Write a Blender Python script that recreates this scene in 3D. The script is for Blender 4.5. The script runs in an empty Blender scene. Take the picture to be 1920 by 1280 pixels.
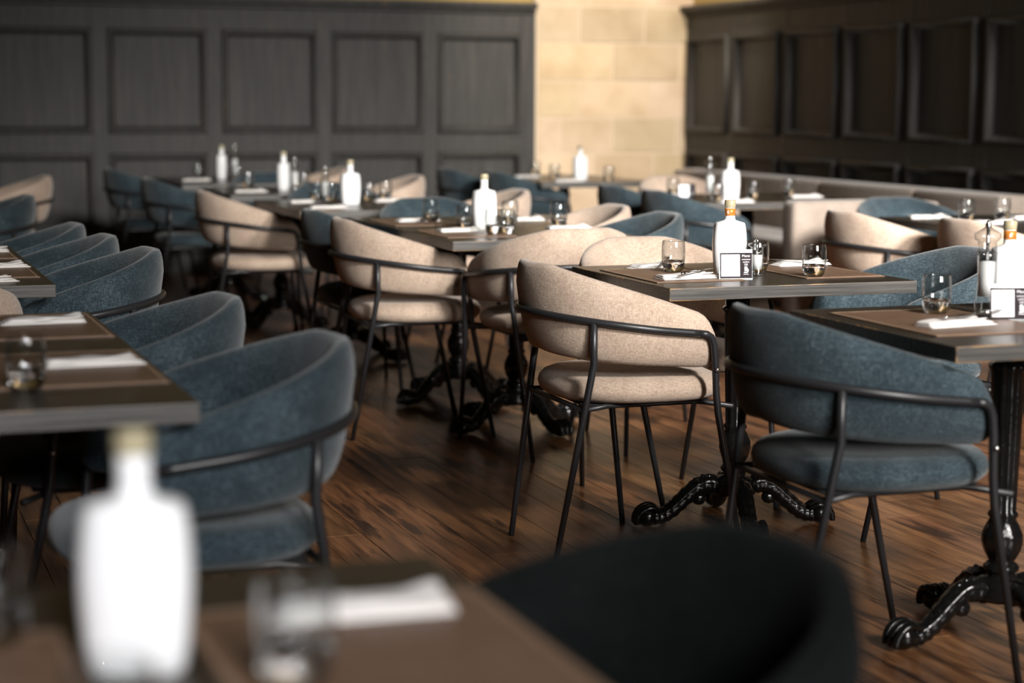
import bpy, bmesh, math, random
from mathutils import Vector, Matrix
random.seed(7)
PI = math.pi
C = bpy.context.scene.collection
SC = bpy.context.scene

# ------------------------------------------------------------------ camera
cam_d = bpy.data.cameras.new('camera')
cam = bpy.data.objects.new('camera', cam_d)
C.objects.link(cam)
cam_d.sensor_width = 36.0
cam_d.lens = 3550.0 / 1920.0 * 36.0
cam_d.clip_end = 60
cam_d.dof.use_dof = True
cam_d.dof.focus_distance = 5.5
cam_d.dof.aperture_fstop = 2.0
cam_d.dof.aperture_blades = 9
R = Matrix(((0.94126027, 0.03913982, -0.335406), (-0.33766092, 0.12017994, -0.93356408), (0.00376954, 0.99198027, 0.12633659)))
cam.matrix_world = Matrix.Translation((0, 0, 1.3)) @ R.to_4x4()
SC.camera = cam

# ------------------------------------------------------------------ world, light, exposure
w = bpy.data.worlds.new('world'); SC.world = w; w.use_nodes = True
w.node_tree.nodes['Background'].inputs[0].default_value = (0.75, 0.85, 1.0, 1)
w.node_tree.nodes['Background'].inputs[1].default_value = 0.3
SC.view_settings.view_transform = 'Standard'
SC.view_settings.look = 'None'
SC.view_settings.exposure = 0.0
SC.view_settings.gamma = 1.0
SC.view_settings.use_curve_mapping = False
SC.cycles.max_bounces = 8
SC.cycles.diffuse_bounces = 3
SC.cycles.glossy_bounces = 4
SC.cycles.transmission_bounces = 8
SC.cycles.transparent_max_bounces = 8
SC.cycles.caustics_reflective = False
SC.cycles.caustics_refractive = False
SC.cycles.sample_clamp_indirect = 6
SC.cycles.use_denoising = True

def area(name, loc, target, sx, sy, power, color, spread=180):
    d = bpy.data.lights.new(name, 'AREA'); d.shape = 'RECTANGLE'; d.size = sx; d.size_y = sy
    d.energy = power; d.color = color; d.spread = math.radians(spread)
    o = bpy.data.objects.new(name, d); C.objects.link(o); o.location = loc
    o.rotation_euler = (Vector(target) - Vector(loc)).to_track_quat('-Z', 'Y').to_euler()
    return o
def spot(name, loc, target, power, color, deg, blend=0.6, r=0.05):
    d = bpy.data.lights.new(name, 'SPOT'); d.energy = power; d.color = color
    d.spot_size = math.radians(deg); d.spot_blend = blend; d.shadow_soft_size = r
    o = bpy.data.objects.new(name, d); C.objects.link(o); o.location = loc
    o.rotation_euler = (Vector(target) - Vector(loc)).to_track_quat('-Z', 'Y').to_euler()
    return o
# daylight through the tall windows behind the camera, then one added fill
area('window_and_fill_light', (3.5, -3.35, 5.3), (2.75, 5.8, 0.6), 1.1, 1.4, 60, (1.0, 0.965, 0.92), 29)
area('window_and_fill_light', (5.5, -3.35, 5.2), (4.8, 8.0, 0.7), 1.1, 1.4, 108, (1.0, 0.965, 0.92), 30)
area('window_and_fill_light', (3.1, -3.35, 2.9), (3.7, 6.5, 0.9), 3.2, 2.6, 88, (1.0, 0.97, 0.93), 62)
area('window_and_fill_light', (0.3, -3.35, 3.2), (0.15, 1.7, 0.9), 0.9, 1.4, 13, (0.99, 0.98, 1.0), 30)  # added fill that brightens the nearest table and its bottle
# warm ceiling spots over the stone wall
spot('ceiling_spot', (5.2, 11.6, 3.3), (5.9, 14.2, 1.75), 225, (1.0, 0.89, 0.74), 68)
spot('ceiling_spot', (6.0, 11.9, 3.3), (6.1, 14.2, 1.6), 180, (1.0, 0.89, 0.74), 68)

# ------------------------------------------------------------------ materials
def mat(name, base=(0.5, 0.5, 0.5), rough=0.5, metal=0.0, **kw):
    m = bpy.data.materials.new(name); m.use_nodes = True
    b = m.node_tree.nodes['Principled BSDF']
    b.inputs['Base Color'].default_value = (*base, 1)
    b.inputs['Roughness'].default_value = rough
    b.inputs['Metallic'].default_value = metal
    for k, v in kw.items():
        b.inputs[k.replace('_', ' ')].default_value = v
    return m
def N(m, t, **kw):
    n = m.node_tree.nodes.new(t)
    for k, v in kw.items():
        if k in n.inputs: n.inputs[k].default_value = v
        else: setattr(n, k, v)
    return n
def L(m, a, ao, b, bi): m.node_tree.links.new(a.outputs[ao], b.inputs[bi])
def B(m): return m.node_tree.nodes['Principled BSDF']
def coords(m, scale=(1, 1, 1), kind='Object'):
    tc = N(m, 'ShaderNodeTexCoord'); mp = N(m, 'ShaderNodeMapping')
    mp.inputs['Scale'].default_value = scale
    L(m, tc, kind, mp, 'Vector'); return mp
def ramp(m, pts):
    r = N(m, 'ShaderNodeValToRGB'); e = r.color_ramp.elements
    while len(e) < len(pts): e.new(0.5)
    for i, (p, c) in enumerate(pts):
        e[i].position = p; e[i].color = (*c, 1)
    return r
def noise(m, sc, vec, detail=4, rough=0.55):
    n = N(m, 'ShaderNodeTexNoise'); n.inputs['Scale'].default_value = sc
    n.inputs['Detail'].default_value = detail; n.inputs['Roughness'].default_value = rough
    L(m, vec, 'Vector', n, 'Vector'); return n
def bump(m, src, out, strength, dist):
    bp = N(m, 'ShaderNodeBump'); bp.inputs['Strength'].default_value = strength
    bp.inputs['Distance'].default_value = dist
    L(m, src, out, bp, 'Height'); L(m, bp, 'Normal', B(m), 'Normal'); return bp

def fabric(name, dark, mid, light, sheen=0.25):
    m = mat(name, mid, 0.92, Sheen_Weight=sheen, Sheen_Roughness=0.5)
    B(m).inputs['Specular IOR Level'].default_value = 0.2
    if sheen < 0.1: B(m).inputs['Specular IOR Level'].default_value = 0.05
    c0 = coords(m, (1, 1, 1)); c1 = coords(m, (1, 1, 0.12)); c2 = coords(m, (0.2, 0.2, 1))
    a = noise(m, 420, c1, 2); b = noise(m, 420, c2, 2); g = noise(m, 9, c0, 3)
    ad = N(m, 'ShaderNodeMath', operation='ADD'); L(m, a, 'Fac', ad, 0); L(m, b, 'Fac', ad, 1)
    mu = N(m, 'ShaderNodeMath', operation='MULTIPLY_ADD'); mu.inputs[1].default_value = 0.36
    L(m, ad, 0, mu, 0)
    sc = N(m, 'ShaderNodeMath', operation='MULTIPLY_ADD'); sc.inputs[1].default_value = 0.28; sc.inputs[2].default_value = 0.0
    L(m, g, 'Fac', sc, 0); L(m, sc, 0, mu, 2)
    r = ramp(m, [(0.36, dark), (0.5, mid), (0.66, light)])
    L(m, mu, 0, r, 'Fac'); L(m, r, 'Color', B(m), 'Base Color')
    bump(m, ad, 0, 0.55, 0.0015)
    return m
M = {}
M['beige'] = fabric('beige_linen', (0.31, 0.225, 0.17), (0.46, 0.35, 0.272), (0.62, 0.50, 0.40))
M['blue'] = fabric('blue_linen', (0.009, 0.017, 0.023), (0.022, 0.037, 0.046), (0.085, 0.118, 0.135))
M['shaded_blue'] = fabric('shaded_blue_fabric', (0.003, 0.004, 0.004), (0.006, 0.0075, 0.0075), (0.014, 0.016, 0.015), 0.03)  # blue chair fabric darkened, the nearest chair's shade is put into the colour
M['bench'] = fabric('greige_fabric', (0.25, 0.20, 0.165), (0.33, 0.27, 0.225), (0.40, 0.33, 0.28))
M['frame'] = mat('black_powder_coat', (0.018, 0.018, 0.020), 0.38)
M['iron'] = mat('black_gloss_iron', (0.006, 0.006, 0.006), 0.16)
_c = coords(M['iron']); _n = noise(M['iron'], 60, _c, 3); bump(M['iron'], _n, 'Fac', 0.35, 0.004)
M['steel'] = mat('steel', (0.7, 0.7, 0.7), 0.18, 1.0)
M['glass'] = mat('clear_glass', (1, 1, 1), 0.0, Transmission_Weight=1.0, IOR=1.47)
def thin(name, ior, tint, rough=0.0):
    m = bpy.data.materials.new(name); m.use_nodes = True; nt = m.node_tree; nt.nodes.remove(nt.nodes['Principled BSDF'])
    t = N(m, 'ShaderNodeBsdfTransparent'); t.inputs[0].default_value = (*tint, 1); gl = N(m, 'ShaderNodeBsdfGlossy'); gl.inputs['Roughness'].default_value = rough
    lw = N(m, 'ShaderNodeLayerWeight'); lw.inputs['Blend'].default_value = 0.5
    pw_ = N(m, 'ShaderNodeMath', operation='POWER'); pw_.inputs[1].default_value = 2.2; L(m, lw, 'Facing', pw_, 0)
    fr = N(m, 'ShaderNodeMath', operation='MULTIPLY_ADD'); fr.inputs[1].default_value = 0.75; fr.inputs[2].default_value = 0.07; L(m, pw_, 0, fr, 0)
    mx = N(m, 'ShaderNodeMixShader'); L(m, fr, 0, mx, 0); L(m, t, 0, mx, 1); L(m, gl, 0, mx, 2); L(m, mx, 0, nt.nodes['Material Output'], 0); return m
M['thin'] = thin('thin_glass', 1.5, (0.97, 0.98, 0.98))
M['acrylic'] = thin('clear_acrylic', 1.45, (0.96, 0.97, 0.97), 0.03)
M['salt'] = mat('white_salt', (0.86, 0.84, 0.82), 0.8)
M['pepper'] = mat('peppercorns', (0.10, 0.07, 0.05), 0.8)
_n = noise(M['pepper'], 300, coords(M['pepper']), 2)
_r = ramp(M['pepper'], [(0.4, (0.03, 0.02, 0.015)), (0.6, (0.22, 0.16, 0.11))]); L(M['pepper'], _n, 'Fac', _r, 'Fac'); L(M['pepper'], _r, 'Color', B(M['pepper']), 'Base Color')
M['porcelain'] = mat('white_bottle', (0.86, 0.865, 0.87), 0.22)
M['orange'] = mat('orange_band', (0.72, 0.26, 0.045), 0.3, 0.35)
M['stopper'] = mat('stopper', (0.80, 0.70, 0.45), 0.15, Transmission_Weight=0.5)
M['white_ink'] = mat('white_ink', (0.85, 0.84, 0.86), 0.6)
M['card'] = mat('dark_card', (0.035, 0.028, 0.031), 0.85); B(M['card']).inputs['Specular IOR Level'].default_value = 0.1
M['napkin'] = mat('white_napkin', (0.80, 0.765, 0.735), 0.85)
_n = noise(M['napkin'], 160, coords(M['napkin']), 3); bump(M['napkin'], _n, 'Fac', 0.25, 0.002)

def leather(name, a, b):
    m = mat(name, a, 0.42); c = coords(m); n = noise(m, 14, c, 4); r = ramp(m, [(0.35, a), (0.65, b)])
    L(m, n, 'Fac', r, 'Fac'); L(m, r, 'Color', B(m), 'Base Color')
    n2 = noise(m, 500, c, 2); bump(m, n2, 'Fac', 0.15, 0.001); return m
M['mat'] = leather('brown_leather', (0.165, 0.098, 0.064), (0.20, 0.122, 0.082))
M['stitch'] = mat('stitching', (0.42, 0.30, 0.20), 0.8)

def stained(name, scale, dark, mid, lite, worn, rough, wear=0.70, tint=False):
    m = mat(name, mid, rough)
    c = coords(m, scale); c0 = coords(m)
    g = noise(m, 1.0, c, 6, 0.62); w_ = noise(m, 0.55, c, 5, 0.7); big = noise(m, 2.3, c0, 2)
    r = ramp(m, [(0.32, dark), (0.52, mid), (0.72, lite)])
    L(m, g, 'Fac', r, 'Fac')
    ad = N(m, 'ShaderNodeMath', operation='ADD'); L(m, w_, 'Fac', ad, 0)
    sb = N(m, 'ShaderNodeMath', operation='MULTIPLY'); sb.inputs[1].default_value = 0.35; L(m, big, 'Fac', sb, 0); L(m, sb, 0, ad, 1)
    r2 = ramp(m, [(wear + 0.13, (0, 0, 0)), (wear + 0.22, (1, 1, 1))]); L(m, ad, 0, r2, 'Fac')
    mx = N(m, 'ShaderNodeMix', data_type='RGBA'); L(m, r2, 'Color', mx, 0)
    L(m, r, 'Color', mx, 6); mx.inputs[7].default_value = (*worn, 1)
    last = mx
    if tint:
        at = N(m, 'ShaderNodeAttribute', attribute_name='tint')
        ml = N(m, 'ShaderNodeMix', data_type='RGBA', blend_type='MULTIPLY'); ml.inputs[0].default_value = 1.0
        L(m, mx, 2, ml, 6); L(m, at, 'Color', ml, 7); last = ml
    L(m, last, 2, B(m), 'Base Color')
    bump(m, g, 'Fac', 0.3, 0.003)
    return m
M['panel'] = stained('dark_stained_panelling', (34, 34, 2.2), (0.020, 0.018, 0.017), (0.034, 0.032, 0.030), (0.055, 0.049, 0.043), (0.10, 0.065, 0.04), 0.62)
M['table'] = stained('dark_table_wood', (2.5, 60, 60), (0.018, 0.015, 0.012), (0.035, 0.030, 0.024), (0.065, 0.055, 0.045), (0.11, 0.075, 0.045), 0.30, 0.74)
M['edge'] = stained('worn_table_edge', (6, 60, 60), (0.05, 0.045, 0.040), (0.10, 0.088, 0.076), (0.17, 0.145, 0.12), (0.42, 0.24, 0.10), 0.45, 0.58)
M['side'] = stained('table_side_wood', (3, 90, 110), (0.028, 0.026, 0.024), (0.060, 0.056, 0.052), (0.12, 0.11, 0.10), (0.30, 0.17, 0.08), 0.45, 0.74)
M['floor'] = stained('oak_floor', (30, 2.4, 30), (0.060, 0.025, 0.011), (0.195, 0.086, 0.036), (0.32, 0.155, 0.068), (0.035, 0.015, 0.008), 0.30, 0.57, True)
def stone(name, tint):
    m = mat(name, (0.5, 0.4, 0.28), 0.9); c = coords(m); n = noise(m, 3.5, c, 6); n2 = noise(m, 60, c, 4)
    r = ramp(m, [(0.3, (0.53, 0.405, 0.27)), (0.55, (0.63, 0.50, 0.355)), (0.75, (0.69, 0.57, 0.43))]); L(m, n, 'Fac', r, 'Fac')
    at = N(m, 'ShaderNodeAttribute', attribute_name='tint')
    ml = N(m, 'ShaderNodeMix', data_type='RGBA', blend_type='MULTIPLY'); ml.inputs[0].default_value = 1.0
    L(m, r, 'Color', ml, 6); L(m, at, 'Color', ml, 7); L(m, ml, 2, B(m), 'Base Color'); bump(m, n2, 'Fac', 0.5, 0.006); return m
M['stone'] = stone('sandstone', 1)
M['mortar'] = mat('mortar', (0.66, 0.54, 0.40), 0.95); _n = noise(M['mortar'], 20, coords(M['mortar']), 4); bump(M['mortar'], _n, 'Fac', 0.3, 0.005)
M['ochre'] = mat('ochre_plaster', (0.42, 0.30, 0.11), 0.9); _n = noise(M['ochre'], 8, coords(M['ochre']), 4); bump(M['ochre'], _n, 'Fac', 0.2, 0.004)
M['plaster'] = mat('plaster', (0.30, 0.27, 0.23), 0.95); _n = noise(M['plaster'], 8, coords(M['plaster']), 4); bump(M['plaster'], _n, 'Fac', 0.2, 0.004)
M['subfloor'] = mat('subfloor', (0.02, 0.012, 0.008), 0.9)

# ------------------------------------------------------------------ mesh helpers
def mk(name, verts, faces, mats, smooth=True, fm=None):
    me = bpy.data.meshes.new(name); me.from_pydata([tuple(v) for v in verts], [], faces)
    for m in (mats if isinstance(mats, (list, tuple)) else [mats]): me.materials.append(m)
    if fm: me.polygons.foreach_set('material_index', fm)
    if smooth: me.polygons.foreach_set('use_smooth', [True] * len(me.polygons))
    me.update(); return me
def ob(name, me, parent=None, loc=None):
    o = bpy.data.objects.new(name, me); C.objects.link(o)
    if parent: o.parent = parent
    if loc: o.location = loc
    return o
class G:
    """collects geometry for one mesh"""
    def __init__(s): s.v = []; s.f = []; s.m = []
    def add(s, v, f, mi=0):
        k = len(s.v); s.v += [Vector(p) for p in v]; s.f += [tuple(i + k for i in q) for q in f]; s.m += [mi] * len(f); return s
    def box(s, x0, x1, y0, y1, z0, z1, mi=0):
        v = [(x, y, z) for z in (z0, z1) for y in (y0, y1) for x in (x0, x1)]
        return s.add(v, [(0, 2, 3, 1), (4, 5, 7, 6), (0, 1, 5, 4), (2, 6, 7, 3), (0, 4, 6, 2), (1, 3, 7, 5)], mi)
    def lathe(s, prof, seg=24, c=(0, 0, 0), mi=0, mod=None, sy=1.0):
        v = []; f = []
        for (r, z) in prof:
            for k in range(seg):
                a = 2 * PI * k / seg; rr = r * (mod(a, z) if mod else 1)
                v.append((c[0] + rr * math.cos(a), c[1] + rr * sy * math.sin(a), c[2] + z))
        for i in range(len(prof) - 1):
            for k in range(seg):
                j = (k + 1) % seg
                f.append((i * seg + k, i * seg + j, (i + 1) * seg + j, (i + 1) * seg + k))
        if prof[0][0] > 1e-6: f.append(tuple(reversed(range(seg))))
        if prof[-1][0] > 1e-6: f.append(tuple((len(prof) - 1) * seg + k for k in range(seg)))
        return s.add(v, f, mi)
    def tube(s, path, r, seg=10, mi=0, caps=True, sq=1.0):
        P = [Vector(p) for p in path]; n = len(P); rr = r if isinstance(r, (list, tuple)) else [r] * n
        v = []; f = []; up = None
        for i in range(n):
            t = (P[min(i + 1, n - 1)] - P[max(i - 1, 0)]).normalized()
            if up is None:
                up = Vector((0, 0, 1)) if abs(t.z) < 0.9 else Vector((1, 0, 0))
            up = (up - t * up.dot(t)).normalized(); sd = t.cross(up)
            for k in range(seg):
                a = 2 * PI * k / seg
                v.append(P[i] + (sd * math.cos(a) * sq + up * math.sin(a)) * rr[i])
        for i in range(n - 1):
            for k in range(seg):
                j = (k + 1) % seg
                f.append((i * seg + k, i * seg + j, (i + 1) * seg + j, (i + 1) * seg + k))
        if caps: f.append(tuple(reversed(range(seg)))); f.append(tuple((n - 1) * seg + k for k in range(seg)))
        return s.add(v, f, mi)
    def ball(s, c, r, seg=12, mi=0):
        rx, ry, rz = r if isinstance(r, tuple) else (r, r, r); v = []; f = []; rn = seg // 2
        for i in range(1, rn):
            b = -PI / 2 + PI * i / rn
            for k in range(seg):
                a = 2 * PI * k / seg
                v.append((c[0] + rx * math.cos(b) * math.cos(a), c[1] + ry * math.cos(b) * math.sin(a), c[2] + rz * math.sin(b)))
        bt = len(v); v.append((c[0], c[1], c[2] - rz)); v.append((c[0], c[1], c[2] + rz))
        for i in range(rn - 2):
            for k in range(seg):
                j = (k + 1) % seg; f.append((i * seg + k, i * seg + j, (i + 1) * seg + j, (i + 1) * seg + k))
        for k in range(seg):
            j = (k + 1) % seg; f.append((bt, j, k)); f.append((bt + 1, (rn - 2) * seg + k, (rn - 2) * seg + j))
        return s.add(v, f, mi)
    def me(s, name, mats, smooth=True): return mk(name, s.v, s.f, mats, smooth, s.m)
def bevel_me(me, w, seg=2, smooth=False):
    b = bmesh.new(); b.from_mesh(me); bmesh.ops.bevel(b, geom=b.edges[:], offset=w, segments=seg, affect='EDGES', profile=0.5)
    b.normal_update(); b.to_mesh(me); b.free()
    if smooth: me.polygons.foreach_set('use_smooth', [True] * len(me.polygons))
    return me
def spline(pts, n=8):
    P = [Vector(p) for p in pts]; P = [P[0] * 2 - P[1]] + P + [P[-1] * 2 - P[-2]]; o = []
    for i in range(1, len(P) - 2):
        for k in range(n):
            t = k / n; a, b, c, d = P[i - 1], P[i], P[i + 1], P[i + 2]
            o.append(0.5 * ((2 * b) + (c - a) * t + (2 * a - 5 * b + 4 * c - d) * t * t + (3 * b - a - 3 * c + d) * t ** 3))
    o.append(P[-2]); return o
def tag(o, label, cat, group=None, kind=None):
    o['label'] = label; o['category'] = cat
    if group: o['group'] = group
    if kind: o['kind'] = kind
    return o
def struct(o): o['kind'] = 'structure'; return o
def settint(me, c):
    a = me.color_attributes.new('tint', 'FLOAT_COLOR', 'POINT')
    a.data.foreach_set('color', [x for _ in me.vertices for x in (*c, 1.0)])

# ------------------------------------------------------------------ room shell
D = 14.2; XR = 6.64; XL = -4.2; YF = -3.5; ZC = 6.6; WZ = 2.058
g = G(); g.box(XL, XR, YF, D + 0.1, -0.06, -0.012)
floor = struct(ob('floor', g.me('floor', M['subfloor'], False)))
pw = 0.135; rest = G(); rest_t = []
ix = 0; x = XL
while x < XR - 1e-4:
    y = YF - random.random(); x1 = min(x + pw, XR)
    while y < D:
        ln = random.choice((0.9, 1.1, 1.3, 1.5)); y0, y1 = max(y, YF), min(y + ln, D); y += ln
        if y1 - y0 < 0.02: continue
        t = random.uniform(0.78, 1.22); tc = (t, t * random.uniform(0.94, 1.04), t * random.uniform(0.9, 1.06)); e = 0.0008
        dz = random.uniform(-0.0007, 0.0)
        inview = (x > 0.45 and x1 < 4.7 and y1 > 3.0 and y0 < 8.6 and x > 0.15 * y0)
        tgt = G() if inview else rest
        tgt.add([(x + e, y0 + e, -0.012), (x1 - e, y0 + e, -0.012), (x1 - e, y1 - e, -0.012), (x + e, y1 - e, -0.012),
                 (x + e, y0 + e, dz - 0.0012), (x1 - e, y0 + e, dz - 0.0012), (x1 - e, y1 - e, dz - 0.0012), (x + e, y1 - e, dz - 0.0012),
                 (x + 2 * e, y0 + 2 * e, dz), (x1 - 2 * e, y0 + 2 * e, dz), (x1 - 2 * e, y1 - 2 * e, dz), (x + 2 * e, y1 - 2 * e, dz)],
                [(0, 1, 5, 4), (1, 2, 6, 5), (2, 3, 7, 6), (3, 0, 4, 7), (4, 5, 9, 8), (5, 6, 10, 9), (6, 7, 11, 10), (7, 4, 8, 11), (8, 9, 10, 11)])
        if inview:
            me = tgt.me('floor_plank', M['floor'], False); settint(me, tc); ob('floor_plank', me, floor)
        else: rest_t += [tc] * 12
    x += pw
me = rest.me('floor_planks', M['floor'], False)
a = me.color_attributes.new('tint', 'FLOAT_COLOR', 'POINT'); a.data.foreach_set('color', [k for c in rest_t for k in (*c, 1.0)])
o = ob('floor_planks', me, floor); o['kind'] = 'stuff'

g = G(); g.box(XL, XR + 0.1, YF, D + 0.2, ZC, ZC + 0.1); struct(ob('ceiling', g.me('ceiling', M['plaster'], False)))
g = G(); g.box(XL - 0.1, XL, YF, D + 0.2, 0, ZC); struct(ob('wall_left', g.me('wall_left', M['plaster'], False)))
# front wall behind the camera with three window openings
g = G(); wins = [(-0.3, 0.9, 2.3, 4.1), (1.4, 4.8, 1.5, 4.3), (4.85, 6.15, 4.4, 6.1)]
xs = XL
for (a0, a1, z0, z1) in wins:
    g.box(xs, a0, YF - 0.3, YF, 0, ZC); g.box(a0, a1, YF - 0.3, YF, 0, z0)
    if z1 < ZC: g.box(a0, a1, YF - 0.3, YF, z1, ZC)
    xs = a1
g.box(xs, XR, YF - 0.3, YF, 0, ZC); struct(ob('wall_front', g.me('wall_front', M['plaster'], False)))

def panelling(base, fr, u0, u1, stiles, us, skip_end=True):
    """fr(u, d, z) maps along-wall, depth toward room, height; stiles = list of stile centres"""
    def bx(name, ua, ub, d0, d1, z0, z1, bev=0.004):
        g = G(); g.box(0, 1, 0, 1, 0, 1)
        v = [fr(ua if p.x < .5 else ub, d0 if p.y < .5 else d1, z0 if p.z < .5 else z1) for p in g.v]
        me = mk(name, v, g.f, M['panel'], False)
        b = bmesh.new(); b.from_mesh(me); bmesh.ops.recalc_face_normals(b, faces=b.faces[:]); b.to_mesh(me); b.free()
        if bev: bevel_me(me, bev, 1)
        return ob(name, me, base)
    sw = 0.062
    rails = [(0.13, 0.02 + 0.14), (0.895, 1.052), (1.808, WZ - 0.085)]
    bx('skirting', u0, u1, 0.02, 0.075, 0, 0.15)
    for (z0, z1) in rails[1:]: bx('rail', u0, u1, 0.03, 0.055, z0 + 0.002, z1, 0.003)
    for s in stiles: bx('stile', s - sw, s + sw, 0.03, 0.058, 0.15, WZ - 0.085, 0.003)
    bx('cornice', u0 - 0.0, u1, 0.0, 0.085, WZ - 0.085, WZ - 0.05, 0.008)
    bx('cornice', u0 - 0.0, u1, 0.0, 0.125, WZ - 0.05, WZ, 0.012)
    ed = sorted(stiles)
    spans = [(a + sw, b - sw) for a, b in zip(ed[:-1], ed[1:])]
    for (ua, ub) in spans:
        for (z0, z1) in ((0.16, 0.893), (1.052, 1.806)):
            # field
            bx('panel', ua - 0.01, ub + 0.01, 0.0, 0.036, z0 - 0.008, z1 + 0.008, 0)
            # mitred moulding frame, rounded section
            prof = [(-0.006, 0.055), (-0.003, 0.076), (0.006, 0.088), (0.016, 0.090), (0.026, 0.080), (0.034, 0.062), (0.042, 0.044), (0.048, 0.036)]
            v = []; f = []; c4 = [(ua, z0), (ub, z0), (ub, z1), (ua, z1)]; sg = [(1, 1), (-1, 1), (-1, -1), (1, -1)]
            for (cu, cz), (su, sz) in zip(c4, sg):
                for (i_, d_) in prof: v.append(fr(cu + su * i_, d_, cz + sz * i_))
            n = len(prof)
            for k in range(4):
                j = (k + 1) % 4
                for i in range(n - 1): f.append((k * n + i, j * n + i, j * n + i + 1, k * n + i + 1))
            me = mk('moulding', v, f, M['panel'], True)
            b = bmesh.new(); b.from_mesh(me); bmesh.ops.recalc_face_normals(b, faces=b.faces[:]); b.to_mesh(me); b.free()
            ob('moulding', me, base)

XS = 5.27  # where the panelling stops and the stone begins
g = G(); g.box(XL, XR, D, D + 0.12, 0, ZC); g.m = [0] * 6
wb = struct(ob('wall_back', g.me('wall_back', M['ochre'], False)))
p = 0.842
st = [D * 0.13217 + p * k for k in range(-5, 5)]
st = [s for s in st if s < XS - 0.1]; st[-1] = D * 0.13217 + p * (len(st) - 6); st.append(XS - 0.062)
st = sorted(set(round(s, 4) for s in st))
panelling(wb, lambda u, d, z: (u, D - d, z), st[0] - 0.06, XS, st, None)
g = G(); g.box(XR, XR + 0.12, YF, D, 0, ZC)
wr = struct(ob('wall_right', g.me('wall_right', M['ochre'], False)))
rs = [XR * v for v in (2.0074, 1.8804, 1.7502, 1.6236, 1.4946)]
pr = (rs[0] - rs[-1]) / 4; rs = [rs[0] + pr - 0.02] + rs + [rs[-1] - pr * k for k in range(1, 13)]
panelling(wr, lambda u, d, z: (XR - d, u, z), min(rs) - 0.06, D - 0.0, rs, None)

# sandstone section of the back wall: separate blocks with recessed joints
gm = G(); gm.box(XS, XR, D - 0.036, D, 0, ZC); ob('mortar_bed', gm.me('mortar_bed', M['mortar'], False), wb)
px2x = lambda px: D * (0.37134 + (px - 1000) / 295.0 * 0.09652)
rows = [(2.62, 2.92, [1005, 1110, 1215, 1295]), (2.33, 2.62, [1005, 1060, 1180, 1295]), (2.045, 2.33, [1005, 1100, 1225, 1295]), (1.752, 2.045, [1005, 1082, 1201, 1295]), (1.455, 1.752, [1005, 1144, 1268, 1295]),
        (1.165, 1.455, [1005, 1078, 1212, 1295]), (0.88, 1.165, [1005, 1048, 1144, 1264, 1295]), (0.585, 0.88, [1005, 1110, 1222, 1295]), (0.29, 0.585, [1005, 1060, 1180, 1295]), (0.0, 0.29, [1005, 1130, 1250, 1295])]
for (z0, z1, xs_) in rows:
    for a, b in zip(xs_[:-1], xs_[1:]):
        g = G(); j = 0.008; pr_ = random.uniform(0.006, 0.011)
        g.box(px2x(a) + j, px2x(b) - j, D - 0.034 - pr_, D - 0.02, z0 + j, z1 - j)
        me = bevel_me(g.me('stone_block', M['stone'], False), 0.004, 2)
        t = random.uniform(0.84, 1.10); settint(me, (t, t * random.uniform(0.96, 1.0), t * random.uniform(0.88, 1.0))); ob('stone_block', me, wb)

# ------------------------------------------------------------------ chairs
def shell_mesh(m):
    st_ = []; A = 0.252; Bk = 0.258; xf = 0.185
    na = 12; nb = 40
    for i in range(na): st_.append((xf * (1 - i / na), A, (0, 1)))
    for i in range(nb + 1):
        ph = PI * i / nb; ex = 0.96
        cx = -Bk * abs(math.sin(ph)) ** ex; cy = A * math.copysign(abs(math.cos(ph)) ** ex, math.cos(ph))
        st_.append((cx, cy, None))
    for i in range(na): st_.append((xf * ((i + 1) / na), -A, (0, -1)))
    n = len(st_); P = [Vector((a, b, 0)) for a, b, _ in st_]
    ln = [0]
    for i in range(1, n): ln.append(ln[-1] + (P[i] - P[i - 1]).length)
    tot = ln[-1]; v = []; f = []; K = 20
    for i in range(n):
        u = abs(2 * ln[i] / tot - 1)
        t = (P[min(i + 1, n - 1)] - P[max(i - 1, 0)]).normalized(); nn = Vector((t.y, -t.x, 0))
        if nn.dot(P[i]) < 0: nn = -nn
        if i < na: nn = Vector((0, 1, 0))
        if i >= n - na: nn = Vector((0, -1, 0))
        zt = 0.845 - 0.155 * (max(0, u - 0.16) / 0.84) ** 1.12
        zb = 0.588 - 0.04 * u
        back = max(0, 1 - u * 1.7)
        th = 0.030 + 0.003 * back
        de = min(ln[i], tot - ln[i]); rr = 0.062
        if de < rr:
            q = math.sqrt(max(0.0, 1 - (1 - de / rr) ** 2)); q = max(q, 0.02)
            zc = zb + (zt - zb) * 0.22; zt = zc + (zt - zc) * q; zb = zc + (zb - zc) * q; th = th * (0.35 + 0.65 * q)
            if de == 0: th *= 0.3
        lean = 0.05 * (0.35 + 0.65 * back)
        for k in range(K):
            a = 2 * PI * k / K
            ca, sa = math.cos(a), math.sin(a)
            off = th * math.copysign(abs(ca) ** 0.62, ca); hz = math.copysign(abs(sa) ** 0.62, sa)
            h = (hz + 1) / 2; z = zb + (zt - zb) * h
            bul = 0.010 * math.sin(PI * h) * (1 if ca < 0 else 0.35)
            off2 = off * (1 - 0.25 * max(0, h - 0.75) / 0.25) + lean * (h - 0.4) + (-bul if ca < 0 else bul)
            v.append(P[i] + nn * off2 + Vector((0, 0, z)))
    for i in range(n - 1):
        for k in range(K):
            j = (k + 1) % K; f.append((i * K + k, (i + 1) * K + k, (i + 1) * K + j, i * K + j))
    f.append(tuple(range(K))); f.append(tuple(reversed([(n - 1) * K + k for k in range(K)])))
    me = mk('backrest', v, f, m, True)
    b = bmesh.new(); b.from_mesh(me); bmesh.ops.recalc_face_normals(b, faces=b.faces[:]); b.to_mesh(me); b.free()
    return me
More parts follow.
